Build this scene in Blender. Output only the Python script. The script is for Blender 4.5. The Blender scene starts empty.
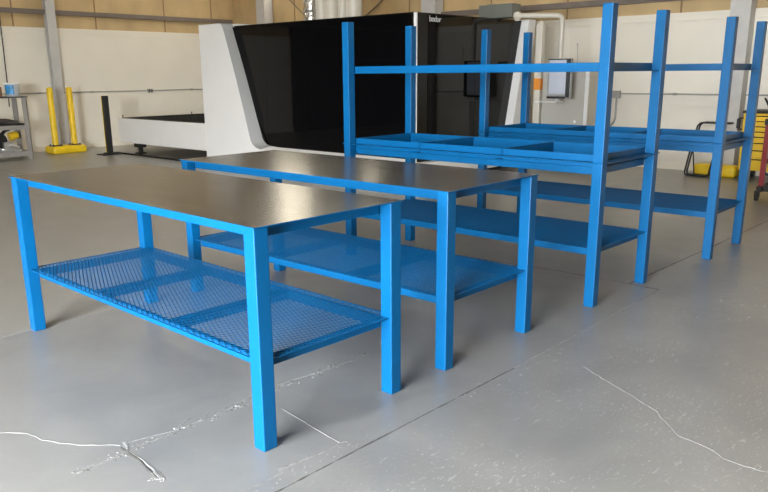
import bpy, math, random
from mathutils import Matrix, Vector
random.seed(4)
col = bpy.context.scene.collection
sc = bpy.context.scene

# ------------------------------------------------------------------ helpers
class MB:
    """collects shapes; build() links them as ONE mesh object"""
    def __init__(s): s.v = []; s.f = []; s.sm = []
    def add(s, vs, fs, smooth=False):
        n = len(s.v); s.v += [tuple(v) for v in vs]
        s.f += [tuple(i + n for i in f) for f in fs]; s.sm += [smooth] * len(fs)
    def box(s, x0, x1, y0, y1, z0, z1):
        s.add([(x0,y0,z0),(x1,y0,z0),(x1,y1,z0),(x0,y1,z0),(x0,y0,z1),(x1,y0,z1),(x1,y1,z1),(x0,y1,z1)],
              [(0,3,2,1),(4,5,6,7),(0,1,5,4),(1,2,6,5),(2,3,7,6),(3,0,4,7)])
    def prism(s, pts, axis, a, b):
        """2-D outline extruded along axis; pts are the other two coords in order"""
        def mk(p, t):
            if axis == 'x': return (t, p[0], p[1])
            if axis == 'y': return (p[0], t, p[1])
            return (p[0], p[1], t)
        n = len(pts)
        vs = [mk(p, a) for p in pts] + [mk(p, b) for p in pts]
        fs = [tuple(range(n)), tuple(range(2*n-1, n-1, -1))]
        fs += [(i, i + n, (i+1) % n + n, (i+1) % n) for i in range(n)]
        s.add(vs, fs)
    def bar(s, p, q, w, h, up=(0,0,1)):
        p = Vector(p); q = Vector(q); d = (q-p).normalized(); upv = Vector(up)
        a = d.cross(upv).normalized() * w/2; b = a.cross(d).normalized() * h/2
        vs = [e + i*a + j*b for e in (p, q) for i, j in ((-1,-1),(1,-1),(1,1),(-1,1))]
        s.add(vs, [(0,1,2,3),(7,6,5,4),(0,4,5,1),(1,5,6,2),(2,6,7,3),(3,7,4,0)])
    def tube(s, path, r, n=10, cap=True):
        path = [Vector(p) for p in path]; rings = []
        ref = None
        for i, p in enumerate(path):
            d = path[min(i+1, len(path)-1)] - path[max(i-1, 0)]
            d = d.normalized() if d.length > 1e-7 else (path[-1] - path[0]).normalized()
            if ref is None: ref = Vector((0,0,1)) if abs(d.z) < .9 else Vector((1,0,0))
            a = d.cross(ref).normalized(); b = a.cross(d).normalized(); ref = b
            rr = r[i] if isinstance(r, (list, tuple)) else r
            rings.append([p + rr*(math.cos(2*math.pi*k/n)*a + math.sin(2*math.pi*k/n)*b) for k in range(n)])
        vs = [v for rg in rings for v in rg]; fs = []
        for i in range(len(rings)-1):
            for k in range(n):
                fs.append((i*n+k, i*n+(k+1)%n, (i+1)*n+(k+1)%n, (i+1)*n+k))
        s.add(vs, fs, True)
        if cap: s.add(rings[0], [tuple(range(n-1,-1,-1))]); s.add(rings[-1], [tuple(range(n))])
    def lathe(s, prof, c, n=20):
        s.tube([(c[0], c[1], c[2]+z) for r, z in prof], [max(r, 1e-4) for r, z in prof], n)
    def build(s, name, mat, parent=None, bevel=0, seg=2):
        me = bpy.data.meshes.new(name); me.from_pydata(s.v, [], s.f); me.update()
        for p, sm in zip(me.polygons, s.sm): p.use_smooth = sm
        import bmesh
        bm = bmesh.new(); bm.from_mesh(me); bmesh.ops.recalc_face_normals(bm, faces=bm.faces); bm.to_mesh(me); bm.free()
        me.materials.append(mat)
        o = bpy.data.objects.new(name, me); col.objects.link(o)
        if parent: o.parent = parent
        if bevel:
            m = o.modifiers.new('bevel', 'BEVEL'); m.width = bevel; m.segments = seg; m.limit_method = 'ANGLE'; m.angle_limit = math.radians(40)
        return o

def tag(o, label=None, cat=None, group=None, kind=None):
    if label: o['label'] = label
    if cat: o['category'] = cat
    if group: o['group'] = group
    if kind: o['kind'] = kind
    return o
def empty(name, loc, rz=0):
    o = bpy.data.objects.new(name, None); col.objects.link(o); o.location = loc; o.rotation_euler = (0,0,rz)
    o.empty_display_size = .1
    return o
def copy_tree(o, parent=None):
    c = o.copy(); col.objects.link(c)
    if parent: c.parent = parent
    for ch in list(o.children): copy_tree(ch, c)
    return c
def struct(o): o['kind'] = 'structure'; return o
def box_obj(name, mat, dims, parent=None, bevel=0):
    m = MB(); m.box(*dims); return m.build(name, mat, parent, bevel)

# ------------------------------------------------------------------ materials
def mat(name, color, rough=.5, metal=0, spec=.5, noise=0, nscale=8, bump=0, bscale=40, coat=0, emit=None, stretch=None):
    m = bpy.data.materials.new(name); m.use_nodes = True; nt = m.node_tree; b = nt.nodes['Principled BSDF']
    b.inputs['Base Color'].default_value = (*color, 1); b.inputs['Roughness'].default_value = rough
    b.inputs['Metallic'].default_value = metal; b.inputs['Specular IOR Level'].default_value = spec
    if coat: b.inputs['Coat Weight'].default_value = coat; b.inputs['Coat Roughness'].default_value = .08
    if noise or bump:
        tc = nt.nodes.new('ShaderNodeTexCoord'); mp = nt.nodes.new('ShaderNodeMapping'); nt.links.new(tc.outputs['Object'], mp.inputs['Vector'])
        if stretch: mp.inputs['Scale'].default_value = stretch
    if noise:
        n = nt.nodes.new('ShaderNodeTexNoise'); n.inputs['Scale'].default_value = nscale; n.inputs['Detail'].default_value = 6
        nt.links.new(mp.outputs['Vector'], n.inputs['Vector'])
        r = nt.nodes.new('ShaderNodeValToRGB')
        r.color_ramp.elements[0].position = .3; r.color_ramp.elements[1].position = .7
        r.color_ramp.elements[0].color = (*[c*(1-noise) for c in color], 1); r.color_ramp.elements[1].color = (*[min(1, c*(1+noise)) for c in color], 1)
        nt.links.new(n.outputs['Fac'], r.inputs['Fac']); nt.links.new(r.outputs['Color'], b.inputs['Base Color'])
    if bump:
        n2 = nt.nodes.new('ShaderNodeTexNoise'); n2.inputs['Scale'].default_value = bscale; n2.inputs['Detail'].default_value = 4
        nt.links.new(mp.outputs['Vector'], n2.inputs['Vector'])
        bp = nt.nodes.new('ShaderNodeBump'); bp.inputs['Strength'].default_value = bump; bp.inputs['Distance'].default_value = .01
        nt.links.new(n2.outputs['Fac'], bp.inputs['Height']); nt.links.new(bp.outputs['Normal'], b.inputs['Normal'])
    if emit:
        b.inputs['Emission Color'].default_value = (*emit[0], 1); b.inputs['Emission Strength'].default_value = emit[1]
    return m

BLUE = mat('blue_paint', (.001, .080, .215), .36, spec=.2, noise=.05, nscale=5, bump=.04, bscale=25)
WHITE_PANEL = mat('liner_panel_paint', (.77, .73, .64), .45, noise=.03, nscale=1.5, bump=.03, bscale=6)
TRIM_W = mat('liner_trim_paint', (.80, .755, .65), .4)
INSUL = mat('tan_insulation', (.52, .375, .19), .6, noise=.14, nscale=2.2, bump=.5, bscale=3.5, stretch=(1,1,.6))
SEAM = mat('insulation_seam', (.27, .17, .08), .8)
GIRT = mat('girt_brown', (.16, .13, .11), .6, noise=.1)
GREYSTEEL = mat('column_grey', (.50, .49, .475), .5, noise=.05)
CONDUIT = mat('conduit_grey', (.34, .33, .31), .45, metal=.2)
CEIL = mat('ceiling_insulation', (.26, .24, .21), .8, noise=.05)
MWHITE = mat('machine_white', (.80, .79, .77), .45, noise=.015, nscale=3)
MGREY = mat('grey_parts_and_hood_shade', (.34, .34, .335), .5)
GLASS = mat('black_glass', (.0025, .0025, .003), .03, spec=.3)
GLASSD = mat('black_glass_side', (.0025, .0025, .003), .03, spec=.22)
BLACKSAT = mat('black_satin', (.008, .007, .006), .2, spec=.3)
BLACK = mat('black_matte', (.012, .012, .012), .6)
CHROME = mat('bright_trim', (.9, .9, .9), .3, metal=.1)
CAB = mat('cabinet_grey', (.50, .48, .43), .42, noise=.02)
CABSIDE = mat('cabinet_beige', (.56, .53, .45), .5)
GREYGREEN = mat('grey_green_metal', (.15, .16, .14), .5, noise=.05)
YELLOW = mat('safety_yellow', (.80, .54, .01), .42, noise=.08)
YELLOW2 = mat('chest_yellow', (.78, .50, .015), .35)
RED = mat('red_paint', (.24, .007, .012), .35)
FOIL = mat('foil_duct', (.75, .74, .70), .22, metal=.9, bump=1, bscale=22)
PIPEW = mat('pale_pipe', (.62, .58, .50), .4)
SHELFG = mat('cart_grey', (.30, .285, .265), .5, metal=.1, noise=.1)
BUCKETW = mat('bucket_white', (.78, .80, .80), .35)
LABELB = mat('label_blue', (.06, .30, .62), .4, noise=.6, nscale=14)
CARD = mat('cardboard', (.22, .11, .055), .8, noise=.1)
CLOTH = mat('dark_cloth', (.055, .045, .04), .9, bump=.4, bscale=30)
SILVER = mat('cast_silver', (.55, .55, .54), .3, metal=.8)
ORANGE = mat('orange_label', (.75, .26, .02), .5)
SCREEN = mat('pale_screen', (.30, .32, .37), .15, emit=((.75, .80, .95), .16))
LOGO = mat('logo_grey', (.55, .55, .55), .4)
RUBBER = mat('rubber', (.02, .018, .016), .7)
CAULK_W = mat('pale_crack_filler', (.28, .275, .265), .5, noise=.35, nscale=30)
WORN = mat('worn_coating', (.27, .265, .255), .5, noise=.3, nscale=30)
JOINT_D = mat('dark_joint', (.10, .098, .09), .7, noise=.5, nscale=30)
JOINT_M = mat('patched_joint', (.25, .245, .23), .6, noise=.3, nscale=40)
LAMP = mat('lamp_diffuser', (.9, .9, .9), .5, emit=((1, .92, .80), 14))

def steel_mat():
    m = bpy.data.materials.new('hot_rolled_steel'); m.use_nodes = True; nt = m.node_tree; b = nt.nodes['Principled BSDF']
    tc = nt.nodes.new('ShaderNodeTexCoord'); mp = nt.nodes.new('ShaderNodeMapping'); mp.inputs['Scale'].default_value = (4, 1, 1)
    nt.links.new(tc.outputs['Object'], mp.inputs['Vector'])
    n = nt.nodes.new('ShaderNodeTexNoise'); n.inputs['Scale'].default_value = 2.2; n.inputs['Detail'].default_value = 8; n.inputs['Roughness'].default_value = .6
    nt.links.new(mp.outputs['Vector'], n.inputs['Vector'])
    r = nt.nodes.new('ShaderNodeValToRGB'); e = r.color_ramp.elements
    e[0].position = .3; e[0].color = (.080, .073, .059, 1); e[1].position = .72; e[1].color = (.145, .131, .106, 1)
    nt.links.new(n.outputs['Fac'], r.inputs['Fac']); nt.links.new(r.outputs['Color'], b.inputs['Base Color'])
    r2 = nt.nodes.new('ShaderNodeMapRange'); r2.inputs['To Min'].default_value = .17; r2.inputs['To Max'].default_value = .265
    nt.links.new(n.outputs['Fac'], r2.inputs['Value']); nt.links.new(r2.outputs['Result'], b.inputs['Roughness'])
    b.inputs['Metallic'].default_value = .4
    return m
STEEL = steel_mat()
EDGE = mat('bare_steel_edge', (.34, .33, .31), .4, metal=.6)

def floor_mat():
    m = bpy.data.materials.new('painted_concrete'); m.use_nodes = True; nt = m.node_tree; b = nt.nodes['Principled BSDF']
    N = nt.nodes.new; Lk = nt.links.new
    tc = N('ShaderNodeTexCoord')
    def noise(scale, detail, rough=.5, stretch=None, dist=0):
        n = N('ShaderNodeTexNoise'); n.inputs['Scale'].default_value = scale; n.inputs['Detail'].default_value = detail
        n.inputs['Roughness'].default_value = rough; n.inputs['Distortion'].default_value = dist
        if stretch:
            mp = N('ShaderNodeMapping'); mp.inputs['Scale'].default_value = stretch; mp.inputs['Rotation'].default_value = (0,0,.5)
            Lk(tc.outputs['Object'], mp.inputs['Vector']); Lk(mp.outputs['Vector'], n.inputs['Vector'])
        else: Lk(tc.outputs['Object'], n.inputs['Vector'])
        return n.outputs['Fac']
    def rng(v, a, b2, c=0, d=1):
        n = N('ShaderNodeMapRange'); n.inputs['From Min'].default_value = a; n.inputs['From Max'].default_value = b2
        n.inputs['To Min'].default_value = c; n.inputs['To Max'].default_value = d; Lk(v, n.inputs['Value']); return n.outputs['Result']
    def mth(op, x, y):
        n = N('ShaderNodeMath'); n.operation = op
        for i, q in enumerate((x, y)):
            if isinstance(q, (int, float)): n.inputs[i].default_value = q
            else: Lk(q, n.inputs[i])
        return n.outputs[0]
    def mix(f, a, c):
        n = N('ShaderNodeMix'); n.data_type = 'RGBA'
        if isinstance(f, (int, float)): n.inputs[0].default_value = f
        else: Lk(f, n.inputs[0])
        for i, q in ((6, a), (7, c)):
            if isinstance(q, tuple): n.inputs[i].default_value = (*q, 1)
            else: Lk(q, n.inputs[i])
        return n.outputs[2]
    big = noise(.55, 4, .55); med = noise(2.6, 6, .6)
    base = mix(rng(big, .3, .7), (.172, .171, .168), (.236, .232, .22))
    base = mix(mth('MULTIPLY', rng(noise(2.1, 6, .65, None, .4), .3, .75), .6), base, (.29, .285, .27))
    sx = N('ShaderNodeSeparateXYZ'); Lk(tc.outputs['Object'], sx.inputs[0])
    # browner floor beyond the joint line
    warm = rng(sx.outputs['Y'], 4.33, 4.45)
    base = mix(mth('MULTIPLY', warm, .6), base, (.315, .302, .27))
    # pale scuffs and grit, mostly on the near right slab
    sc1 = rng(noise(40, 3, .6, (1.0, 2.2, 1)), .61, .69)
    sc2 = rng(noise(17, 5, .65, (.8, 2.6, 1), .6), .60, .67)
    sc1 = mth('MAXIMUM', sc1, mth('MULTIPLY', sc2, .8))
    mask = mth('MULTIPLY', rng(noise(1.1, 3), .36, .58), rng(sx.outputs['Y'], 2.1, 1.5))
    mask = mth('MAXIMUM', mask, mth('MULTIPLY', rng(noise(1.7, 3), .5, .8), .3))
    base = mix(mth('MULTIPLY', mth('MULTIPLY', sc1, mask), .75), base, (.50, .49, .47))
    Lk(base, b.inputs['Base Color'])
    ro = rng(med, .2, .8, .285, .37)
    Lk(ro, b.inputs['Roughness'])
    b.inputs['Specular IOR Level'].default_value = .6
    bp = N('ShaderNodeBump'); bp.inputs['Strength'].default_value = .22; bp.inputs['Distance'].default_value = .006
    h = mth('ADD', noise(4, 3), mth('MULTIPLY', noise(22, 4, .6), .22)); Lk(h, bp.inputs['Height']); Lk(bp.outputs['Normal'], b.inputs['Normal'])
    return m
FLOOR = floor_mat()

# ------------------------------------------------------------------ the setting
X0, X1, Y0, Y1, ZC = -3.2, 11.65, -6.0, 15.3, 5.0
fl = struct(box_obj('floor', FLOOR, (X0-.1, X1+.1, Y0-.1, Y1+.1, -.12, 0)))

def ribbon(name, pts, w, m, jit=0, step=.04, wj=.4, z=.0012):
    mb = MB(); P = []
    for a, b in zip(pts, pts[1:]):
        a = Vector((*a, 0)); b = Vector((*b, 0)); n = max(1, int((b-a).length/step))
        for k in range(n): P.append(a.lerp(b, k/n))
    P.append(Vector((*pts[-1], 0)))
    vs = []
    off = 0
    for i, p in enumerate(P):
        d = (P[min(i+1, len(P)-1)] - P[max(i-1, 0)]).normalized(); nn = Vector((-d.y, d.x, 0))
        off = .7*off + random.uniform(-jit, jit); ww = w*random.uniform(1-wj, 1+wj)/2
        c = p + nn*off
        vs += [c+nn*ww, c+nn*ww*.3+Vector((0,0,z)), c-nn*ww*.3+Vector((0,0,z)), c-nn*ww]
    fs = []
    for i in range(len(P)-1):
        for k in range(3): fs.append((4*i+k, 4*i+k+1, 4*i+k+5, 4*i+k+4))
    mb.add([v+Vector((0,0,.0003)) for v in vs], fs)
    return mb.build(name, m, fl)
ribbon('joint', [(-3.1, 1.905), (1.5, 1.905), (3.1, 1.903)], .008, JOINT_D, .001, wj=.6)
ribbon('joint', [(3.1, 1.903), (5.0, 1.93)], .008, JOINT_M, .003, wj=.9)
ribbon('joint', [(-3.1, 1.99), (1.97, 1.993)], .008, JOINT_M, .001)
ribbon('joint', [(4.985, 1.93), (4.985, 2.7), (4.85, 3.95), (4.85, 15.2)], .012, JOINT_D, .001)
ribbon('joint', [(4.985, 2.15), (7.0, 2.12), (11.2, 2.1)], .010, JOINT_D, .001)
ribbon('joint', [(-3.1, 4.4), (4.8, 4.37)], .010, JOINT_M, .001)
ribbon('crack', [(2.0, 2.42), (1.96, 2.15), (1.94, 2.0)], .0035, CAULK_W, .002)
def chips(name, a, b, n, spread, size, m):
    """little chips and lumps of loose coating strewn along a line"""
    mb = MB(); a = Vector((*a, 0)); b = Vector((*b, 0)); d = (b-a).normalized(); nn = Vector((-d.y, d.x, 0))
    for _ in range(n):
        c = a.lerp(b, random.random()) + nn*random.gauss(0, spread); k = random.randint(4, 6); s0 = size*random.uniform(.3, 1.2); a0 = random.random()*6
        ring = [c + Vector((math.cos(a0+i*6.283/k)*s0*random.uniform(.5, 1.6), math.sin(a0+i*6.283/k)*s0*random.uniform(.4, .9), .0004)) for i in range(k)]
        mb.add(ring + [c + Vector((0, 0, s0*.35))], [(i, (i+1) % k, k) for i in range(k)])
    return mb.build(name, m, fl)
for nm, q0, q1, n_, sp_, sz_, m_ in (('chipping', (1.1, 2.58), (2.75, 2.62), 170, .018, .008, CAULK_W), ('chipping', (1.1, 2.57), (2.75, 2.63), 90, .015, .007, JOINT_D),
        ('chipping', (1.3, 1.95), (2.1, 1.95), 70, .025, .006, CAULK_W), ('chipping', (2.6, 1.88), (4.0, 1.87), 60, .03, .007, CAULK_W),
        ('chipping', (1.28, 2.33), (1.31, 2.28), 30, .015, .008, CAULK_W)):
    tag(chips(nm, q0, q1, n_, sp_, sz_, m_), kind='stuff')
ribbon('crack', [(1.1, 2.57), (1.70, 2.6), (2.0, 2.65), (2.26, 2.64), (2.64, 2.6)], .006, JOINT_M, .006, wj=.95)
ribbon('crack', [(1.35, 2.655), (1.55, 2.60), (1.68, 2.66)], .006, CAULK_W, .004)
ribbon('patch', [(1.63, 2.018), (1.79, 2.006)], .020, CAULK_W, .001, wj=.2)
ribbon('crack', [(.70, 3.5), (.95, 3.2), (1.047, 3.138), (1.128, 3.046), (1.146, 2.938), (1.213, 2.778), (1.33, 2.654)], .0028, WORN, .006, step=.025, wj=.8)
ribbon('crack', [(1.325, 2.636), (1.316, 2.472), (1.295, 2.306)], .014, JOINT_D, .003, wj=.6)
ribbon('crack', [(1.335, 2.636), (1.328, 2.472), (1.31, 2.306)], .008, CAULK_W, .003, wj=.9)
ribbon('patch', [(1.315, 2.36), (1.30, 2.29)], .035, CAULK_W, .008, wj=.5)
ribbon('patch', [(1.36, 2.665), (1.33, 2.60)], .018, CAULK_W, .006, wj=.5)
ribbon('crack', [(3.346, 1.648), (3.166, 1.321), (3.072, 1.141), (2.903, 0.997), (2.901, 0.901), (2.852, 0.792), (2.849, 0.636), (2.8, .3)], .006, WORN, .008, step=.025, wj=.95)

# walls: tan insulation up high, pale liner panel below
def wall(name, dims, panels, seams, cap_axis):
    w = struct(box_obj(name, INSUL, dims))
    return w
wb = wall('wall_back', (X0, X1+.1, Y1, Y1+.1, 0, ZC), None, None, None)
wr = wall('wall_right', (X1, X1+.1, Y0, Y1, 0, ZC), None, None, None)
wf = wall('wall_front', (X0, X1+.1, Y0-.1, Y0, 0, ZC), None, None, None)
DY0, DY1, DZ = -.6, 3.2, 2.7           # open roll-up door in the left wall
m = MB(); m.box(X0-.1, X0, Y0, DY0, 0, ZC); m.box(X0-.1, X0, DY1, Y1, 0, ZC); m.box(X0-.1, X0, DY0, DY1, DZ, ZC)
wl = struct(m.build('wall_left', INSUL))
struct(box_obj('ceiling', CEIL, (X0-.1, X1+.1, Y0-.1, Y1+.1, ZC, ZC+.1)))
ZB, ZR = 2.37, 2.27
m = MB(); m.box(X0+.01, X1-.01, Y1-.03, Y1, 0, ZB); m.build('liner_panel', WHITE_PANEL, wb)
m = MB(); m.box(X1-.03, X1, Y0+.01, Y1-.03, 0, ZR); m.build('liner_panel', WHITE_PANEL, wr)
m = MB(); m.box(X0+.01, X1-.03, Y0, Y0+.03, 0, 2.3); m.build('liner_panel', mat('front_liner', (.12, .11, .10), .5), wf)
m = MB(); m.box(X0, X0+.03, Y0+.03, DY0-.1, 0, 2.3); m.box(X0, X0+.03, DY1+.1, Y1-.03, 0, 2.3); m.build('liner_panel', WHITE_PANEL, wl)
m = MB(); m.box(X0+.01, X1-.03, Y1-.045, Y1-.03, ZB-.085, ZB-.07); m.box(X0+.01, X1-.03, Y1-.04, Y1, ZB-.005, ZB+.02); m.build('cap_trim', TRIM_W, wb)
m = MB(); m.box(X1-.045, X1-.03, Y0, Y1-.03, ZR-.085, ZR-.07); m.box(X1-.04, X1, Y0, Y1-.03, ZR-.005, ZR+.02); m.build('cap_trim', TRIM_W, wr)
struct(box_obj('baseboard_back', TRIM_W, (X0+.01, X1-.05, Y1-.05, Y1-.03, 0, .10)))
struct(box_obj('baseboard_right', TRIM_W, (X1-.05, X1-.03, Y0+.03, Y1-.05, 0, .10)))
m = MB()
for x in (-1.2, .5, 2.2, 3.9, 5.5, 6.42, 8.11, 9.74, 11.0): m.box(x-.012, x+.012, Y1-.008, Y1, ZB+.02, ZC-.01)
m.build('insulation_seam', SEAM, wb)
m = MB()
for y in (-4, -2.3, -.6, 1.1, 2.8, 4.57, 6.43, 7.92, 9.8, 11.4, 13.1): m.box(X1-.008, X1, y-.012, y+.012, ZR+.02, ZC-.01)
m.build('insulation_seam', SEAM, wr)
m = MB()
for x in (-2, 0, 2, 4, 6, 8, 10): m.box(x-.012, x+.012, Y0, Y0+.008, 2.35, ZC-.01)
m.build('insulation_seam', SEAM, wf)
def chan(m, ax, a, b, p, z0, z1, s):     # C-channel girt along ax, standing off the wall by .10
    if ax == 'x': m.box(a, b, p-s*.10, p, z1-.02, z1); m.box(a, b, p-s*.10, p, z0, z0+.02); m.box(a, b, p-s*.11, p-s*.09, z0, z1)
    else: m.box(p-s*.10, p, a, b, z1-.02, z1); m.box(p-s*.10, p, a, b, z0, z0+.02); m.box(p-s*.11, p-s*.09, a, b, z0, z1)
m = MB(); chan(m, 'x', X0+.01, X1-.12, Y1, 2.64, 2.725, 1); struct(m.build('trim_1', GIRT))
m = MB(); chan(m, 'y', Y0+.12, Y1-.12, X1, 2.46, 2.55, 1); struct(m.build('trim_2', GIRT))
m = MB(); chan(m, 'x', X0+.01, X1-.12, Y1, 4.0, 4.1, 1); struct(m.build('trim_3', GIRT))
m = MB(); chan(m, 'y', Y0+.12, Y1-.12, X1, 3.85, 3.95, 1); struct(m.build('trim_4', GIRT))
m = MB()   # frame of the open roll-up door
m.box(X0-.12, X0+.06, DY0-.1, DY0, 0, DZ+.1); m.box(X0-.12, X0+.06, DY1, DY1+.1, 0, DZ+.1); m.box(X0-.12, X0+.06, DY0, DY1, DZ, DZ+.1)
struct(m.build('trim_5', GREYSTEEL))
m = MB(); m.tube([(X0+.35, DY0-.1, DZ+.42), (X0+.35, DY1+.1, DZ+.42)], .28, 20)
struct(m.build('door_1', GREYSTEEL))
struct(box_obj('ground_outside', mat('yard_concrete', (.42, .41, .38), .8, noise=.1), (-30, X0-.1, -22, 24, -.14, -.02)))

m = MB(); m.box(-2.5, 2.2, Y1-.06, Y1-.03, .0, 3.3)  # unseen door, added so the side glass reflects something dark
for k in range(16): m.box(-2.5, 2.2, Y1-.068, Y1-.06, .01+k*.205, .19+k*.205)
struct(m.build('added_door', mat('added_door_dark', (.03, .03, .03), .4)))
m = MB(); m.box(X1-.02, X1-.005, 10.6, 14.3, 3.2, 3.85); wn = struct(m.build('added_window', mat('added_window_glow', (.8, .8, .8), .3, emit=((1, .90, .70), 7.5))))  # unseen glowing window, added to put a sheen on the near tabletop
m = MB()
for y in (10.56, 11.8, 13.05, 14.28): m.box(X1-.05, X1, y, y+.05, 3.16, 3.90)
for z in (3.16, 3.85): m.box(X1-.05, X1, 10.56, 14.33, z, z+.05)
m.build('added_window_frame', GREYSTEEL, wn)
# columns of the steel frame
def column(x0, x1, y0, y1, label, ax):
    e = empty('steel_column', ((x0+x1)/2, (y0+y1)/2, 0)); e['label'] = label; e['category'] = 'column'; e['group'] = 'steel frame columns'
    m = MB(); cx, cy = (x0+x1)/2, (y0+y1)/2
    if ax == 'x':   # flanges face +-x
        m.box(x0-cx, x1-cx, y0-cy, y1-cy, 0, ZC-.01); m.box(x0-cx-.012, x0-cx, y0-cy-.015, y1-cy+.015, 0, ZC-.01)
    else:
        m.box(x0-cx, x1-cx, y0-cy, y0-cy+.02, 0, ZC-.01); m.box(x0-cx, x1-cx, y1-cy-.02, y1-cy, 0, ZC-.01)
        m.box(x0-cx+.012, x1-cx-.012, y0-cy+.01, y1-cy-.01, 0, ZC-.01)
    m.build('shaft', GREYSTEEL, e)
    return e
column(7.005, 7.185, 15.12, 15.255, 'grey steel column rising between two yellow bollards at the far left', 'y')
column(11.36, 11.605, 3.52, 3.76, 'grey steel column on the pale wall behind the far rack, right of the picture', 'x')
column(11.36, 11.605, 8.95, 9.25, 'grey steel column showing above the black machine near its logo corner', 'x')
column(11.36, 11.605, 13.8, 14.05, 'grey steel column in the far corner above the white end of the machine', 'x')

# ------------------------------------------------------------------ blue tables and racks (local x = short side, y = long side)
w, L, W, H, T, S = .067, 2.2301, .8192, .914, 1.8445, .3723
IN = .015      # angle flanges stop this far inside the outer face of the legs
def leg(name, x, y, z0, z1, parent):
    m = MB(); m.box(x, x+w, y, y+w, z0, z1); return m.build(name, BLUE, parent, .004, 2)
def rim(z0, z1, inset=w, t=.005):
    """four upright flanges of an angle-iron frame, set in line with the inner faces of the legs"""
    m = MB()
    m.box(inset, inset+t, w, L-w, z0, z1); m.box(W-inset-t, W-inset, w, L-w, z0, z1)
    m.box(w, W-w, inset, inset+t, z0, z1); m.box(w, W-w, L-inset-t, L-inset, z0, z1)
    return m
def ledge(m, z, t=.004, a=IN, full=False):
    """outward flanges; full = they also run round the outside of the legs"""
    if full:
        m.box(a, w+.004, a, L-a, z, z+t); m.box(W-w-.004, W-a, a, L-a, z, z+t); m.box(w, W-w, a, w+.004, z, z+t); m.box(w, W-w, L-w-.004, L-a, z, z+t)
    else:
        m.box(a, w+.004, w, L-w, z, z+t); m.box(W-w-.004, W-a, w, L-w, z, z+t); m.box(w, W-w, a, w+.004, z, z+t); m.box(w, W-w, L-w-.004, L-a, z, z+t)
    return m

def expanded_mesh():
    """expanded steel: two families of strands +-24 degrees off the long side, with bonds where they cross"""
    m = MB(); x0, x1, y0, y1 = IN+.001, W-IN-.001, IN+.001, L-IN-.001; z = .0025
    al = math.radians(24); p = .0195
    for sgn in (1, -1):
        d = Vector((math.sin(al)*sgn, math.cos(al))); n = Vector((d.y, -d.x))
        cs = [n.dot(Vector(c)) for c in ((x0,y0),(x1,y0),(x0,y1),(x1,y1))]
        k = math.ceil(min(cs)/p)
        while k*p < max(cs):
            o = n*(k*p); ts = []
            # clip the line o + t d to the rectangle
            lo, hi = -9, 9
            for (a, b, oo, dd) in ((x0, x1, o.x, d.x), (y0, y1, o.y, d.y)):
                t1, t2 = sorted(((a-oo)/dd, (b-oo)/dd)); lo = max(lo, t1); hi = min(hi, t2)
            if hi - lo > .02:
                a = o + d*lo; b = o + d*hi
                # strands lean over towards the long front side, as expanded steel does
                dv = Vector((d.x, d.y, 0)); hv = (Vector((-n.x if n.x > 0 else n.x, -n.y if n.x > 0 else n.y, 0)) + Vector((0,0,1))).normalized()
                tv = dv.cross(hv).normalized()*.0007; hv = hv*.0026
                A_, B_ = Vector((a.x, a.y, z)), Vector((b.x, b.y, z))
                m.add([e + i*tv + j*hv for e in (A_, B_) for i, j in ((-1,-1),(1,-1),(1,1),(-1,1))],
                      [(0,1,2,3),(7,6,5,4),(0,4,5,1),(1,5,6,2),(2,6,7,3),(3,7,4,0)])
            k += 1
    hs = p/math.cos(al)/2; hl = p/math.sin(al)/2    # half diamond
    j = math.ceil(y0/hl)
    n1 = int(W/hs)+4
    for jj in range(j, int(y1/hl)+1):
        for ii in range(0, n1):
            if (ii + jj) % 2: continue
            x, y = ii*hs, jj*hl
            if x0+.004 < x < x1-.004 and y0+.008 < y < y1-.008:
                m.add([(x-.0021, y-.006, z+.0024), (x+.0021, y-.006, z+.0024), (x+.0021, y+.006, z+.0024), (x-.0021, y+.006, z+.0024)], [(0,1,2,3)])
    # welded edge strip
    for q in ((x0, x0+.008, y0, y1), (x1-.008, x1, y0, y1), (x0, x1, y0, y0+.008), (x0, x1, y1-.008, y1)): m.box(q[0], q[1], q[2], q[3], 0, .004)
    return m

def lower_shelf(root):
    m = rim(S-.05, S); m.box(w-.012, w+.006, w, L-w, S-.004, S); m.box(W-w-.006, W-w+.012, w, L-w, S-.004, S)
    m.build('shelf_frame', BLUE, root, 0)
    for y in (.745, 1.465):
        b = MB(); b.box(w, W-w, y-.025, y+.025, S-.010, S-.001); b.box(w, W-w, y-.025, y-.020, S-.045, S-.006); b.build('cross_brace', BLUE, root)
def shelf_mesh(root, data=[]):
    if not data:
        o = expanded_mesh().build('mesh_shelf', BLUE, root); data.append(o.data)
    else:
        o = bpy.data.objects.new('mesh_shelf', data[0]); col.objects.link(o); o.parent = root
    o.location = (0, 0, S)
    return o

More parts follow.
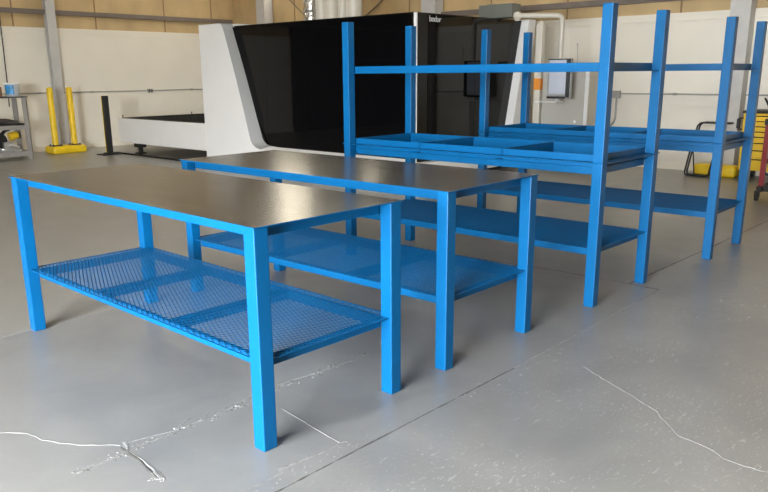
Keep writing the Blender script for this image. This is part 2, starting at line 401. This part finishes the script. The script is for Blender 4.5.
CORN = ((0, 0), (W-w, 0), (0, L-w), (W-w, L-w))
def make_table():
    r = empty('steel_work_table', (0,0,0))
    for c in CORN: leg('leg', c[0], c[1], 0, H-.006, r)
    m = rim(H-.006-.052, H-.006); m.build('top_frame', BLUE, r)
    lower_shelf(r); shelf_mesh(r)
    m = MB(); o = .004; m.box(-o, W+o, -o, L+.014, H-.006, H); tt = m.build('tabletop', STEEL, r)
    tt.data.materials.append(BLUE)
    for p in tt.data.polygons:
        if p.normal.z < .5: p.material_index = 1        # the plate's edges are painted with the frame
    return r
def make_rack():
    r = empty('steel_storage_rack', (0,0,0))
    for c in CORN:
        leg('leg', c[0], c[1], 0, .914, r); leg('upright', c[0], c[1], .918, T, r)
    lower_shelf(r); shelf_mesh(r)
    m = rim(.838, .882); ledge(m, .880, a=.050); m.build('lower_frame', BLUE, r)
    m = rim(.882, .960, t=.006); ledge(m, .914, a=-.003, full=True); m.build('upper_frame', BLUE, r)
    # little flange tails that stick out past the corner uprights
    for y in (-.006, L-.010):
        for a, b in ((-.010, w), (W-w, W+.014)):
            t = MB(); t.box(a, b, y, y+.016, .9185, .922); t.build('flange_end', BLUE, r)
    for y in (.765, 1.492):
        b = MB(); b.box(w, W-w, y, y+.006, .892, .960); b.box(w, W-w, y, y+.05, .886, .892); b.build('divider', BLUE, r)
    m = rim(1.461, 1.513); ledge(m, 1.461); m.build('top_frame', BLUE, r)
    return r
t1 = make_table(); t2 = copy_tree(t1)
for o, loc, rz, lab in ((t1, (1.686, 2.164, 0), -.8958, 'blue steel table with bare metal top and mesh shelf, nearest the camera'),
                        (t2, (2.834, 2.140, 0), .1523, 'blue steel table with bare metal top and mesh shelf, second from the camera')):
    o.location = loc; o.rotation_euler = (0, 0, math.radians(rz)); tag(o, lab, 'table', 'blue steel work tables')
r1 = make_rack(); r2 = copy_tree(r1)
for o, loc, rz, lab in ((r1, (4.297, 2.079, 0), -.3494, 'tall open blue steel rack directly behind the second table, nearer of the two racks'),
                        (r2, (6.071, 1.971, 0), 1.0893, 'tall open blue steel rack farthest from the camera, in front of the pale wall')):
    o.location = loc; o.rotation_euler = (0, 0, math.radians(rz)); tag(o, lab, 'rack', 'tall blue steel racks')

# ------------------------------------------------------------------ laser cutting machine
XF, XG, YC = 7.62, 7.80, 6.442
lm = empty('laser_cutting_machine', (XF, YC, 0)); tag(lm, 'huge white and black glass laser cutting machine standing behind the tables and racks', 'machine')
LOC = Matrix.Translation((-XF, -YC, 0))
def part(mb, name, m, bevel=0, parent=None, seg=2):
    mb.v = [(a-XF, b-YC, c) for a, b, c in mb.v]; return mb.build(name, m, parent or lm, bevel, seg)
# white end hood with the slanted, rounded front edge and the skirt that runs on under the glass
outer = [(10.40, 2.262), (10.345, 2.245), (10.31, 2.19), (10.275, 2.10), (10.15, 1.74), (10.026, 1.38), (9.88, .90), (9.743, .445), (9.70, .385), (9.62, .335), (9.50, .305), (9.30, .29), (YC+.02, .275)]
inner = [(10.33, 2.262), (10.295, 2.235), (10.265, 2.15), (10.235, 2.06), (10.10, 1.72), (9.97, 1.38), (9.80, .90), (9.65, .50), (9.61, .43), (9.55, .385), (9.45, .36), (9.25, .35), (YC+.02, .345)]
ba = [(10.97, .09), (10.97, 2.262)]; bz = [(YC+.02, .09)]
m = MB(); po, pi_ = ba+outer+bz, ba+inner+bz; n = len(po)
m.add([(XF, y, z) for y, z in po] + [(XG+.02, y, z) for y, z in pi_], [tuple(range(n)), tuple(range(2*n-1, n-1, -1))] + [(i, i+n, (i+1)%n+n, (i+1)%n) for i in range(n)])
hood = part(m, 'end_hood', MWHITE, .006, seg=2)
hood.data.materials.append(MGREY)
for k in range(len(ba)-1, len(ba)+10): hood.data.polygons[2+k].material_index = 1     # shade on the hood's inner return, painted as grey
# shade-painted reveal between the hood and the recessed glass
# body
m = MB(); m.box(XG+.06, 10.25, YC+.06, 10.95, .09, 2.20); part(m, 'body', BLACK)
m = MB(); m.box(XG+.02, 10.3, 10.2, 10.965, .09, 2.255); part(m, 'rear_hood', MWHITE)
m = MB(); m.box(XG, 10.3, YC+.03, 10.25, 2.20, 2.222); part(m, 'roof', BLACKSAT)
# front glass in panels, small gaps
def front_edge_y(z):
    e = [(z, y) for y, z in inner[:-1]]
    for (za, ya), (zb, yb) in zip(e, e[1:]):
        if zb <= z <= za: return yb + (ya-yb)*(z-zb)/(za-zb)
    return 9.2
ys = [YC+.10, 7.54, 8.519, 9.500]
for a, b in zip(ys, ys[1:]):
    m = MB(); m.box(XG-.004, XG+.05, a+.0015, b-.0015, .30, 2.205); part(m, 'glass_panel', GLASSD)
m = MB(); zz = [2.205, 2.15, 2.06, 1.72, 1.38, .9, .5, .43, .385, .36]
m.prism([(9.5015, .32), (9.5015, 2.205)] + [(front_edge_y(z)+.03, z) for z in zz], 'x', XG-.004, XG+.05); part(m, 'glass_panel', GLASSD)
m = MB(); m.box(XG-.016, XG+.012, YC-.008, YC+.035, .27, 2.215); part(m, 'corner_trim', CHROME, .004)
m = MB(); m.box(XG+.012, 8.04, YC+.002, YC+.10, .27, 2.21); part(m, 'corner_pillar', BLACKSAT, .006)
# right end: glass with slanted right edge
def rx(z): return 9.86 + (z-.35)*(10.29-9.86)/(2.195-.35)
m = MB(); m.box(8.045, 9.112, YC, YC+.05, .30, 2.205); part(m, 'glass_panel', GLASS)
m = MB(); m.prism([(9.118, .30), (rx(.30), .30), (rx(2.205), 2.205), (9.118, 2.205)], 'y', YC, YC+.05); part(m, 'glass_panel', GLASS)
fo = [(9.0, .30), (9.60, .305), (9.76, .33), (rx(.45), .45), (rx(2.19), 2.19), (10.30, 2.232), (10.50, 2.232), (10.27, .62), (10.20, .09), (9.0, .09)]
m = MB(); m.prism(fo, 'y', YC-.13, YC+.03); part(m, 'end_frame', MWHITE, .010, seg=3)
m = MB(); m.box(XG-.02, 9.02, YC-.13, YC+.03, .09, .30); part(m, 'end_skirt', MWHITE, .01)
m = MB(); m.box(XG+.05, 10.1, YC+.15, 10.9, .0, .09); part(m, 'plinth', BLACK)
m = MB()
m.box(8.02, 10.3, YC-.001, YC+.03, 2.205, 2.218)
part(m, 'top_rail', BLACKSAT)
# logo lettering on the end glass
cu = bpy.data.curves.new('logo', 'FONT'); cu.body = 'bodor'; cu.size = .105; cu.extrude = .0015; cu.space_character = .95; cu.offset = .001
to = bpy.data.objects.new('logo', cu); col.objects.link(to); bpy.context.view_layer.update()
me = bpy.data.meshes.new_from_object(to.evaluated_get(bpy.context.evaluated_depsgraph_get())); bpy.data.objects.remove(to)
lg = bpy.data.objects.new('logo', me); col.objects.link(lg); me.materials.clear(); me.materials.append(LOGO)
lg.parent = lm; lg.location = (8.055-XF, -.004, 2.115); lg.rotation_euler = (math.radians(90), 0, 0)
lg['label'] = 'pale lettering reading bodor'

# exchange table running out of the white end
ex = empty('exchange_table', (7.64, 11.05, 0)); tag(ex, 'long low white pallet table with black top, reaching out left of the machine', 'machine table')
def epart(mb, name, m, bevel=0):
    mb.v = [(a-7.64, b-11.05, c) for a, b, c in mb.v]; return mb.build(name, m, ex, bevel)
m = MB(); m.box(7.64, 7.70, 11.0, 13.92, .195, .655); m.box(7.70, 10.2, 13.86, 13.92, .195, .655); epart(m, 'side_panel', MWHITE, .006)
m = MB(); m.box(7.70, 10.2, 11.0, 13.86, .56, .60)
for i in range(40):
    y = 11.05 + i*.07; m.box(7.72, 10.18, y, y+.012, .60, .645)
m.v = [(a-7.64, b-11.05, c) for a, b, c in m.v]; sl = m.build('slat_bed', BLACK, ex)
m = MB(); m.box(7.70, 7.75, 11.0, 13.86, .64, .668); m.box(7.75, 10.2, 13.81, 13.86, .64, .668); epart(m, 'black_rim', BLACK)
for (x, y) in ((7.70, 13.30), (10.0, 13.30)):
    m = MB(); m.box(x-.05, x+.09, y-.11, y+.11, .12, .195); m.box(x, x+.05, y-.05, y+.05, .02, .12); m.box(x-.05, x+.1, y-.09, y+.09, 0, .02); epart(m, 'foot', BLACK, .004)
for (x, y) in ((7.70, 13.82), (7.70, 11.7), (9.3, 13.84)):
    m = MB(); m.tube([(x, y, .655), (x, y, .70)], .007, 8); m.tube([(x, y, .70), (x, y, .715)], .016, 8); epart(m, 'guide_pin', BLACK)
tr = MB(); tr.box(7.43, 7.49, 11.2, 13.75, 0, .03); tr.v = [(a-7.46, b-12.4, c) for a, b, c in tr.v]
tk = tr.build('floor_rail', BLACKSAT); tk.location = (7.46, 12.4, 0); tag(tk, 'low dark rail lying on the floor in front of the white pallet table', 'floor rail')

# light curtain post
lp = empty('safety_post', (7.235, 13.6, 0)); tag(lp, 'slim black post with a yellow edge standing alone left of the white pallet table', 'post')
m = MB(); m.box(-.045, .055, -.04, .04, .03, 1.10); m.build('post', BLACK, lp, .004)
m = MB(); m.box(-.050, -.045, .032, .045, .03, 1.09); m.build('edge_strip', YELLOW, lp)
m = MB(); m.box(-.20, .16, -.14, .14, 0, .018); m.box(-.09, .10, -.08, .08, .018, .04); m.build('base_plate', BLACK, lp, .004)

# pendant operator console: post, arm, drop tube, screen
pc = empty('operator_console', (10.72, 6.22, 0)); tag(pc, 'screen hanging from a curved pale swing arm beside the machine end', 'control console')
def cpart(mb, name, m, bevel=0):
    mb.v = [(a-10.72, b-6.22, c) for a, b, c in mb.v]; return mb.build(name, m, pc, bevel)
px, py = 10.46, 6.20
m = MB(); m.box(px-.05, px+.05, py-.055, py+.055, 0, 2.17); m.tube([(px, py, 2.17), (px, py, 2.19), (px, py, 2.21)], [.05, .045, .02], 16); cpart(m, 'post', PIPEW, .012)
m = MB(); m.box(px-.056, px-.048, py-.05, py+.05, 1.20, 1.37); m.box(px-.05, px+.05, py-.06, py-.054, 1.20, 1.37); cpart(m, 'warning_label', ORANGE)
def arc(c, r, a0, a1, u, v, n=6):
    return [Vector(c) + r*(math.cos(a0+(a1-a0)*i/n)*Vector(u) + math.sin(a0+(a1-a0)*i/n)*Vector(v)) for i in range(n+1)]
A = Vector((9.90, 6.27, 2.262)); B = Vector((10.15, 5.675, 2.245)); d = (B-A).normalized(); r = .07
m = MB(); m.tube([A-Vector((0,0,.07)), A-Vector((0,0,.05))] + [A + r*Vector((0,0,-.3)) + d*.01, A + d*.05] + [A.lerp(B, .5)] + arc(B - d*r - Vector((0,0,r)), r, math.pi/2, 0, d, (0,0,1)) + [(10.15, 5.675, 1.66)], .036, 14)
cpart(m, 'swing_arm', PIPEW)
m = MB(); m.lathe([(.02, -.06), (.055, -.04), (.06, 0), (.05, .04), (.02, .055)], A, 16); cpart(m, 'pivot', PIPEW)
mc = empty('monitor_mount', (10.15-10.72, 5.68-6.22, 1.365)); bpy.data.objects.remove(mc)
m = MB(); m.box(10.15, 10.21, 5.49, 5.87, 1.08, 1.65); cpart(m, 'monitor', MGREY, .012)
m = MB(); m.box(10.140, 10.150, 5.565, 5.835, 1.15, 1.63); cpart(m, 'screen', SCREEN)
m = MB(); m.box(10.141, 10.150, 5.500, 5.562, 1.10, 1.645); m.box(10.141, 10.150, 5.562, 5.865, 1.632, 1.645); m.box(10.141, 10.150, 5.562, 5.865, 1.085, 1.115); cpart(m, 'screen_edge', BLACKSAT)
m = MB(); m.box(10.0, 10.22, 5.62, 5.99, 1.030, 1.05); m.bar((10.17, 5.70, 1.08), (10.17, 5.70, 1.05), .04, .06, (1,0,0)); cpart(m, 'keyboard_tray', MWHITE, .004)
m = MB(); m.tube([(10.20, 5.42, 1.50), (10.20, 5.44, 1.83)], .004, 6); m.lathe([(.004, 0), (.012, .01), (.004, .025)], (10.20, 5.44, 1.83), 8); m.box(10.19, 10.21, 5.41, 5.50, 1.49, 1.51); cpart(m, 'antenna', CONDUIT)

# electrical cabinet behind the rack
ec = empty('electrical_cabinet', (10.95, 5.83, 0)); tag(ec, 'grey electrical cabinet with pale side, standing on small feet behind the screen', 'cabinet')
def kpart(mb, name, m, bevel=0):
    mb.v = [(a-10.95, b-5.83, c) for a, b, c in mb.v]; return mb.build(name, m, ec, bevel)
m = MB(); m.box(10.47, 10.85, 5.36, 6.12, .12, 1.50); kpart(m, 'body', CABSIDE, .006)
m = MB(); m.box(10.45, 10.47, 5.42, 6.12, .14, 1.49); kpart(m, 'door', CAB, .004)
m = MB(); m.box(10.448, 10.47, 5.355, 5.415, .12, 1.50); kpart(m, 'edge_strip', MWHITE, .003)
m = MB(); m.box(10.55, 10.83, 5.355, 5.36, 1.38, 1.39); kpart(m, 'side_seam', CAB)
m = MB(); m.box(10.435, 10.45, 5.53, 5.56, .72, .76); kpart(m, 'latch', CHROME)
for x, y in ((10.5, 5.42), (10.5, 6.06), (10.78, 5.42), (10.78, 6.06)):
    m = MB(); m.lathe([(.045, 0), (.045, .02), (.02, .05), (.02, .12)], (x, y, 0), 12); kpart(m, 'foot', MWHITE)
cb = box_obj('control_box', GREYGREEN, (-.12, .12, -.10, .10, 0, .13), None, .006); cb.location = (10.65, 5.98, 1.50); tag(cb, 'small dark box standing on top of the grey electrical cabinet', 'box')

gb = empty('roof_unit', (10.15, 6.75, 2.257)); tag(gb, 'flat grey green metal box standing on the machine roof at its right end', 'equipment box')
m = MB(); m.box(-.12, .12, -.30, .30, 0, .20); m.build('housing', GREYGREEN, gb, .008)
m = MB(); m.box(-.05, .05, .05, .2, .20, .212); m.build('lid', GREYGREEN, gb)

# ducts that drop from the ceiling to the machine roof
ft = MB(); path = []; rad = []
for i in range(110):
    z = i*.0245; path.append((.008*math.sin(i*.9), .008*math.cos(i*.7), z)); rad.append(.125 + (.012 if i % 2 else -.006) + random.uniform(-.006, .006))
ft.tube(path, rad, 18); fo_ = ft.build('foil_duct', FOIL); fo_.location = (8.9, 9.60, 2.222); tag(fo_, 'crinkled silver foil duct rising from the machine roof, leftmost of the pipes', 'duct')
for y, rr, lab in ((9.36, .085, 'thin pale pipe on the machine roof, next to the silver foil duct'),
                   (9.12, .11, 'wide pale pipe on the machine roof, second right of the silver foil duct'),
                   (8.86, .075, 'narrow pale pipe on the machine roof, third right of the silver foil duct'),
                   (8.61, .125, 'widest pale pipe on the machine roof, rightmost of the row')):
    m = MB(); m.tube([(0,0,0), (0,0,.03)], rr+.02, 20); m.tube([(0,0,.03), (0,0,ZC-2.224)], rr, 20)
    for k in range(3): a = k*2.1+.5; m.tube([(math.cos(a)*(rr+.004), math.sin(a)*(rr+.004), .03), (math.cos(a)*(rr+.004), math.sin(a)*(rr+.004), ZC-2.226)], .006, 6)
    o = m.build('vertical_pipe', PIPEW); o.location = (8.9, y, 2.222); tag(o, lab, 'pipe', 'pale pipes above the machine')

# ------------------------------------------------------------------ conduits, cable, brace rods
m = MB(); m.tube([(-3.0, 0, 0), (4.5, 0, 0)], .011, 8)
o = empty('electrical_conduit', (7.1, Y1-.045, 1.145)); m.build('pipe', CONDUIT, o); tag(o, 'thin grey conduit running along the pale back wall behind the bollards', 'conduit', None)
m = MB(); m.box(2.05, 2.17, -.03, .012, -.045, .035); m.build('outlet_box', CONDUIT, o, .005)
m = MB(); m.box(2.065, 2.10, -.034, -.03, -.03, .02); m.box(2.12, 2.155, -.034, -.03, -.03, .02); m.build('socket', RUBBER, o)
for x in (-.35, .75, 3.2): m = MB(); m.tube([(x-.03, 0, 0), (x+.03, 0, 0)], .018, 8); m.build('coupling', CONDUIT, o)
o = empty('electrical_conduit', (X1-.045, 5.5, 1.125)); tag(o, 'thin grey conduit on the pale right wall with a box and a curved drop pipe', 'conduit')
m = MB(); m.tube([(0, -8, 0), (0, -.0, 0)], .011, 8); m.build('pipe', CONDUIT, o)
m = MB(); m.box(-.05, .012, -.11, .03, -.07, .045); m.build('outlet_box', CONDUIT, o, .005)
m = MB(); m.tube([(-.01, -.05, -.07), (-.01, -.05, -.38), (-.01, -.03, -.45), (-.01, .02, -.50), (-.01, .10, -.52), (-.01, .5, -.53)], .016, 8); m.build('drop_pipe', CONDUIT, o)
m = MB(); m.tube([(0, -1.0, 0), (0, -.94, 0)], .019, 8); m.build('coupling', CONDUIT, o)
m = MB(); m.tube([(6.165, Y1-.05, 3.2), (6.165, Y1-.05, 2.42), (6.15, Y1-.05, 1.44), (6.13, Y1-.05, .9)], .009, 6)
o = m.build('power_cable', RUBBER); tag(o, 'dark cable hanging down the back wall above the white bucket', 'cable')
for a, b, lab in (((X1-.02, 13.8, 3.45), (X1-.02, 12.55, 2.55), 'dark diagonal brace rod on the tan insulation, left of the ducts'),
                  ((X1-.02, 9.9, 3.2), (X1-.02, 11.1, 2.5), 'dark diagonal brace rod on the tan insulation, right of the ducts')):
    m = MB(); m.tube([a, b], .010, 6); o = m.build('brace_rod', GIRT); tag(o, lab, 'rod', 'brace rods')

# ------------------------------------------------------------------ bollards
def base(name, loc, sx, sy, h, label, cat):
    m = MB(); m.box(-sx, sx, -sy, sy, 0, h); o = m.build(name, YELLOW, None, .05, 4); o.location = loc; tag(o, label, cat); return o
base('curb_block', (6.865, 14.62, 0), .345, .20, .15, 'yellow curb block on the floor at the foot of the far left column', 'curb')
base('curb_block', (11.22, 3.69, 0), .12, .30, .165, 'yellow curb block on the floor behind the farthest rack', 'curb')
for x, lab in ((6.645, 'round yellow bollard standing left of the grey column'), (7.03, 'round yellow bollard standing right of the grey column')):
    b = empty('bollard', (x, 14.58, .15)); tag(b, lab, 'bollard', 'yellow bollards by the column')
    m = MB(); m.lathe([(.057, .02), (.057, 1.08), (.052, 1.10), (.03, 1.108), (.001, 1.11)], (0,0,0), 20); m.build('post', YELLOW, b)
    m = MB(); m.box(-.095, .095, -.09, .09, 0, .012)
    for i, j in ((-1,-1),(1,-1),(-1,1),(1,1)): m.tube([(i*.075, j*.07, .012), (i*.075, j*.07, .032)], .014, 6)
    m.build('flange', BLACK, b)

# ------------------------------------------------------------------ shelf cart and what stands on it
cart = empty('utility_shelf', (5.50, 14.3, 0)); tag(cart, 'grey metal shelf unit at the left edge of the picture', 'shelf')
cx0, cx1, cy0, cy1 = -.55, .47, -.24, .24
for x in (cx0, cx1-.09):
    for y in (cy0, cy1-.05):
        m = MB(); m.box(x, x+.09, y, y+.012, 0, 1.09); m.box(x if x < 0 else x+.078, x+.012 if x < 0 else x+.09, y, y+.05, 0, 1.09); m.build('upright', SHELFG, cart)
for z, h in ((1.09, .03), (.60, .09), (.13, .10)):
    m = MB(); m.box(cx0+.004, cx1-.004, cy0-.006, cy1-.004, z-h+.03, z+.012); m.build('shelf', SHELFG, cart, .004)
m = MB(); m.box(cx0-.01, cx1+.02, cy0-.02, cy1+.01, 1.102, 1.118); m.build('top_mat', RUBBER, cart)
for x in (cx0+.035, cx1-.06):
    for y in (cy0+.02, cy1-.03): pass
bk = empty('paint_bucket', (5.80, 14.20, 1.118)); tag(bk, 'white plastic bucket with a blue label on top of the shelf unit', 'bucket')
m = MB(); m.lathe([(.001, 0), (.115, 0), (.128, .21), (.134, .212), (.134, .235), (.128, .24), (.001, .24)], (0,0,0), 28); m.build('body', BUCKETW, bk)
m = MB(); n = 14
vs = [(math.cos(a)*r_, math.sin(a)*r_, z) for a in [math.radians(176+ i*84/n) for i in range(n+1)] for r_, z in ((.1195, .04), (.1285, .20))]
m.add(vs, [(2*i, 2*i+2, 2*i+3, 2*i+1) for i in range(n)], True); m.build('label', LABELB, bk)
m = MB(); m.box(-.09, .09, -.08, .08, 0, .17); o = m.build('cardboard_box', CARD, None, .004); o.location = (5.50, 14.22, 1.118); tag(o, 'small brown cardboard box left of the white bucket', 'box')
m = MB()
rings = []
for i in range(15):
    t = i/14; x = -.42 + .84*t; r0 = .09*math.sin(math.pi*min(1, t*1.0+.02))**.45 * (1-.45*t)
    rings.append((x, max(r0, .01)))
vs = []; fs = []; nn = 12
for i, (x, r0) in enumerate(rings):
    for k in range(nn):
        a = 2*math.pi*k/nn; wob = 1+.14*math.sin(3*a+i*.9)
        vs.append((x, math.cos(a)*.17*wob, max(0, r0*(1+math.sin(a)*wob))*.95))
for i in range(len(rings)-1):
    for k in range(nn): fs.append((i*nn+k, i*nn+(k+1)%nn, (i+1)*nn+(k+1)%nn, (i+1)*nn+k))
fs += [tuple(range(nn)), tuple(range(14*nn+nn-1, 14*nn-1, -1))]
m.add(vs, fs, True); o = m.build('folded_tarp', CLOTH); o.location = (5.52, 14.28, .613); tag(o, 'dark crumpled cloth lying on the middle shelf', 'cloth')
sw = empty('chop_saw', (5.62, 14.26, .142)); sw.scale = (1.18, 1.0, 1.18); tag(sw, 'yellow and black chop saw with a silver base on the bottom shelf', 'power tool')
m = MB(); m.box(-.22, .16, -.14, .14, 0, .035); m.lathe([(.001, .035), (.13, .035), (.13, .055), (.001, .056)], (-.05, 0, 0), 24); m.box(-.2, .1, .05, .10, .035, .10); m.build('saw_base', SILVER, sw, .004)
m = MB(); m.tube([(.02, -.02, .22), (.15, -.02, .25)], [.062, .055], 16); m.tube([(.15, -.02, .25), (.17, -.02, .255)], [.055, .03], 16); m.build('motor', YELLOW2, sw)
m = MB(); m.box(-.10, .02, -.13, -.06, .04, .15); m.tube([(-.02, -.12, .10), (.12, -.11, .06)], .025, 10); m.build('clamp', SILVER, sw)
m = MB(); m.tube([(-.12, 0, .17), (-.12, .03, .17)], .12, 24); m.tube([(-.20, 0, .08), (-.10, 0, .24), (-.02, 0, .32), (.06, 0, .34)], [.025, .03, .025, .02], 10); m.build('blade_guard', BLACK, sw)
m = MB(); m.tube([(.165, -.02, .254), (.185, -.02, .258)], .04, 12); m.build('handle', RUBBER, sw)

# ------------------------------------------------------------------ right background
wc = empty('tube_frame', (10.98, 3.86, 0)); tag(wc, 'bent black tube frame standing on the floor before the wall, seen through the far rack', 'stand')
m = MB()
for x in (0, .09):
    m.tube([(x, .075, .66), (x, .06, .72), (x, .03, .75), (x, -.02, .76), (x, -.38, .76)], .013, 8)
    m.tube([(x, .07, .67), (x, .13, .40), (x, .185, .06), (x, .18, .03), (x, .15, .015), (x, -.11, .015), (x, -.15, .05), (x, -.24, .55), (x, -.28, .76)], .013, 8)
m.tube([(0, .13, .40), (.09, .13, .40)], .011, 8); m.tube([(0, -.38, .76), (.09, -.38, .76)], .011, 8)
m.build('frame', BLACK, wc)
m = MB(); m.tube([(-.03, .10, .50), (-.03, .04, .05), (-.03, 0, .018), (-.03, -.09, .016)], .010, 8); m.build('inner_loop', BLACK, wc)

tc_ = empty('tool_chest', (11.32, 2.78, 0)); tag(tc_, 'yellow rolling tool chest with many drawers at the right edge, against the wall', 'tool chest')
y0, y1, x0, x1 = -.58, .58, -.24, .24
m = MB(); m.box(x0, x1, y0, y1, .13, .90); m.build('body', YELLOW2, tc_, .006)
m = MB(); m.box(x0-.02, x1, y0-.01, y1+.01, .90, .935); m.build('top_mat', RUBBER, tc_, .004)
zs = [.17, .30, .42, .52, .60, .67, .74, .81, .88]
for k, (a, b) in enumerate(zip(zs, zs[1:])):
    d_ = MB(); d_.box(x0-.018, x0, y0+.07, y1-.07, a+.006, b-.006); dr = d_.build('drawer', YELLOW2, tc_, .003)
    h_ = MB(); h_.box(x0-.03, x0-.018, y0+.09, y1-.09, b-.022, b-.010); h_.build('handle', BLACKSAT, dr)
m = MB(); m.tube([(x0+.05, y1, .68), (x0+.05, y1+.07, .68), (x0+.05, y1+.07, .83), (x0+.05, y1, .83)], .012, 8); m.box(x0+.03, x0+.07, y1+.05, y1+.09, .69, .82); m.build('side_handle', BLACK, tc_)
for x in (x0+.06, x1-.06):
    for y in (y0+.08, y1-.08):
        m = MB(); m.tube([(x, y-.02, .055), (x, y+.02, .055)], .055, 14); m.box(x-.03, x+.03, y-.03, y+.03, .10, .13); m.build('caster', BLACK, tc_)
m = MB(); m.tube([(0, -.10, 0), (.02, .0, .0), (0, .12, .01)], [.02, .045, .02], 10); m.tube([(0, .10, .01), (0, .17, .12)], [.02, .012], 8)
o = m.build('hand_drill', BLACK); o.location = (11.20, 2.98, .98); tag(o, 'black hand tool lying on top of the yellow tool chest', 'tool')

rs = empty('red_stand', (9.42, 2.40, 0)); tag(rs, 'red steel stand on casters in front of the yellow tool chest', 'stand')
m = MB(); m.bar((-.02, .17, .15), (-.02, .17, .86), .055, .055, (1,0,0)); m.bar((-.02, -.35, .15), (-.02, -.35, .86), .055, .055, (1,0,0))
m.bar((-.02, .17, .46), (-.02, -.35, .46), .03, .04); m.bar((.4, .17, .15), (.05, .17, .60), .03, .03, (0,1,0)); m.build('post', RED, rs, .003)
m = MB(); m.bar((-.10, .17, .135), (.55, .17, .135), .06, .06); m.bar((-.02, .20, .135), (-.02, -.40, .135), .06, .06); m.build('base_beam', RUBBER, rs, .003)
m = MB(); m.bar((-.02, .17, .42), (-.02, -.05, .62), .02, .03); m.bar((-.02, .17, .32), (-.02, -.12, .20), .02, .03); m.build('brace', BLACK, rs)
m = MB(); m.box(-.08, .06, -.40, .20, .86, .93); m.build('head', RUBBER, rs, .006)
m = MB(); m.tube([(-.02, -.28, .95), (-.02, .02, 1.00), (-.02, .14, 1.03)], .012, 8); m.tube([(-.02, -.28, .93), (-.02, -.28, .97)], .012, 8); m.build('crank', BLACK, rs)
for x, y in ((-.08, .19), (.5, .17), (-.02, -.37)):
    m = MB(); m.tube([(x, y-.015, .05), (x, y+.015, .05)], .05, 14); m.box(x-.025, x+.025, y-.025, y+.025, .05, .11); m.build('caster', RUBBER, rs)

# ------------------------------------------------------------------ ceiling lamps, unseen and added to light the room, and daylight
def lamp(x, y, lab):
    e = empty('added_ceiling_light', (x, y, ZC)); tag(e, lab, 'ceiling light', 'added ceiling lights')
    m = MB(); m.box(-.22, .22, -.66, .66, -.16, -.06); m.box(-.01, .01, -.5, -.48, -.06, 0); m.box(-.01, .01, .48, .5, -.06, 0); m.build('housing', MGREY, e)
    m = MB(); m.box(-.19, .19, -.62, .62, -.175, -.161); m.build('diffuser', LAMP, e)
for x in (-.5, 3.5, 7.2, 10.4):
    for y in ((8.0, 12.5) if x < 7 else (3.0, 8.0, 12.5)):
        lamp(x, y, 'added rectangular ceiling light under the roof, unseen above the picture')

world = bpy.data.worlds.new('sky'); sc.world = world; world.use_nodes = True
bg = world.node_tree.nodes['Background']; bg.inputs['Color'].default_value = (.93, .97, 1, 1); bg.inputs['Strength'].default_value = 62.0
pd = bpy.data.lights.new('door_portal', 'AREA'); pd.shape = 'RECTANGLE'; pd.size = DY1-DY0; pd.size_y = DZ; pd.cycles.is_portal = True
po = bpy.data.objects.new('door_portal', pd); col.objects.link(po); po.location = (X0-.05, (DY0+DY1)/2, DZ/2)
po.rotation_euler = Matrix(((0,0,-1),(1,0,0),(0,-1,0))).to_euler() if False else (math.radians(90), 0, math.radians(-90))

# ------------------------------------------------------------------ camera
RT = Vector((0.676483, -0.736412, -0.008229))
FW = Vector((0.710349, 0.655408, -0.256603)); FW.normalize()
RT = RT - FW*RT.dot(FW); RT.normalize(); UPv = RT.cross(FW)
cd = bpy.data.cameras.new('camera'); co = bpy.data.objects.new('camera', cd); col.objects.link(co)
M = Matrix((RT, UPv, -FW)).transposed().to_4x4(); M.translation = (0, 0, 1.4572); co.matrix_world = M
cd.sensor_width = 36; cd.sensor_fit = 'HORIZONTAL'; cd.lens = 749.192/768*36
cd.shift_x = 8.635/768; cd.shift_y = 26.828/768; cd.clip_start = .05; cd.clip_end = 200
sc.camera = co
vs_ = sc.view_settings; vs_.view_transform = 'Standard'; vs_.look = 'None'; vs_.exposure = .34; vs_.gamma = 1; vs_.use_curve_mapping = False
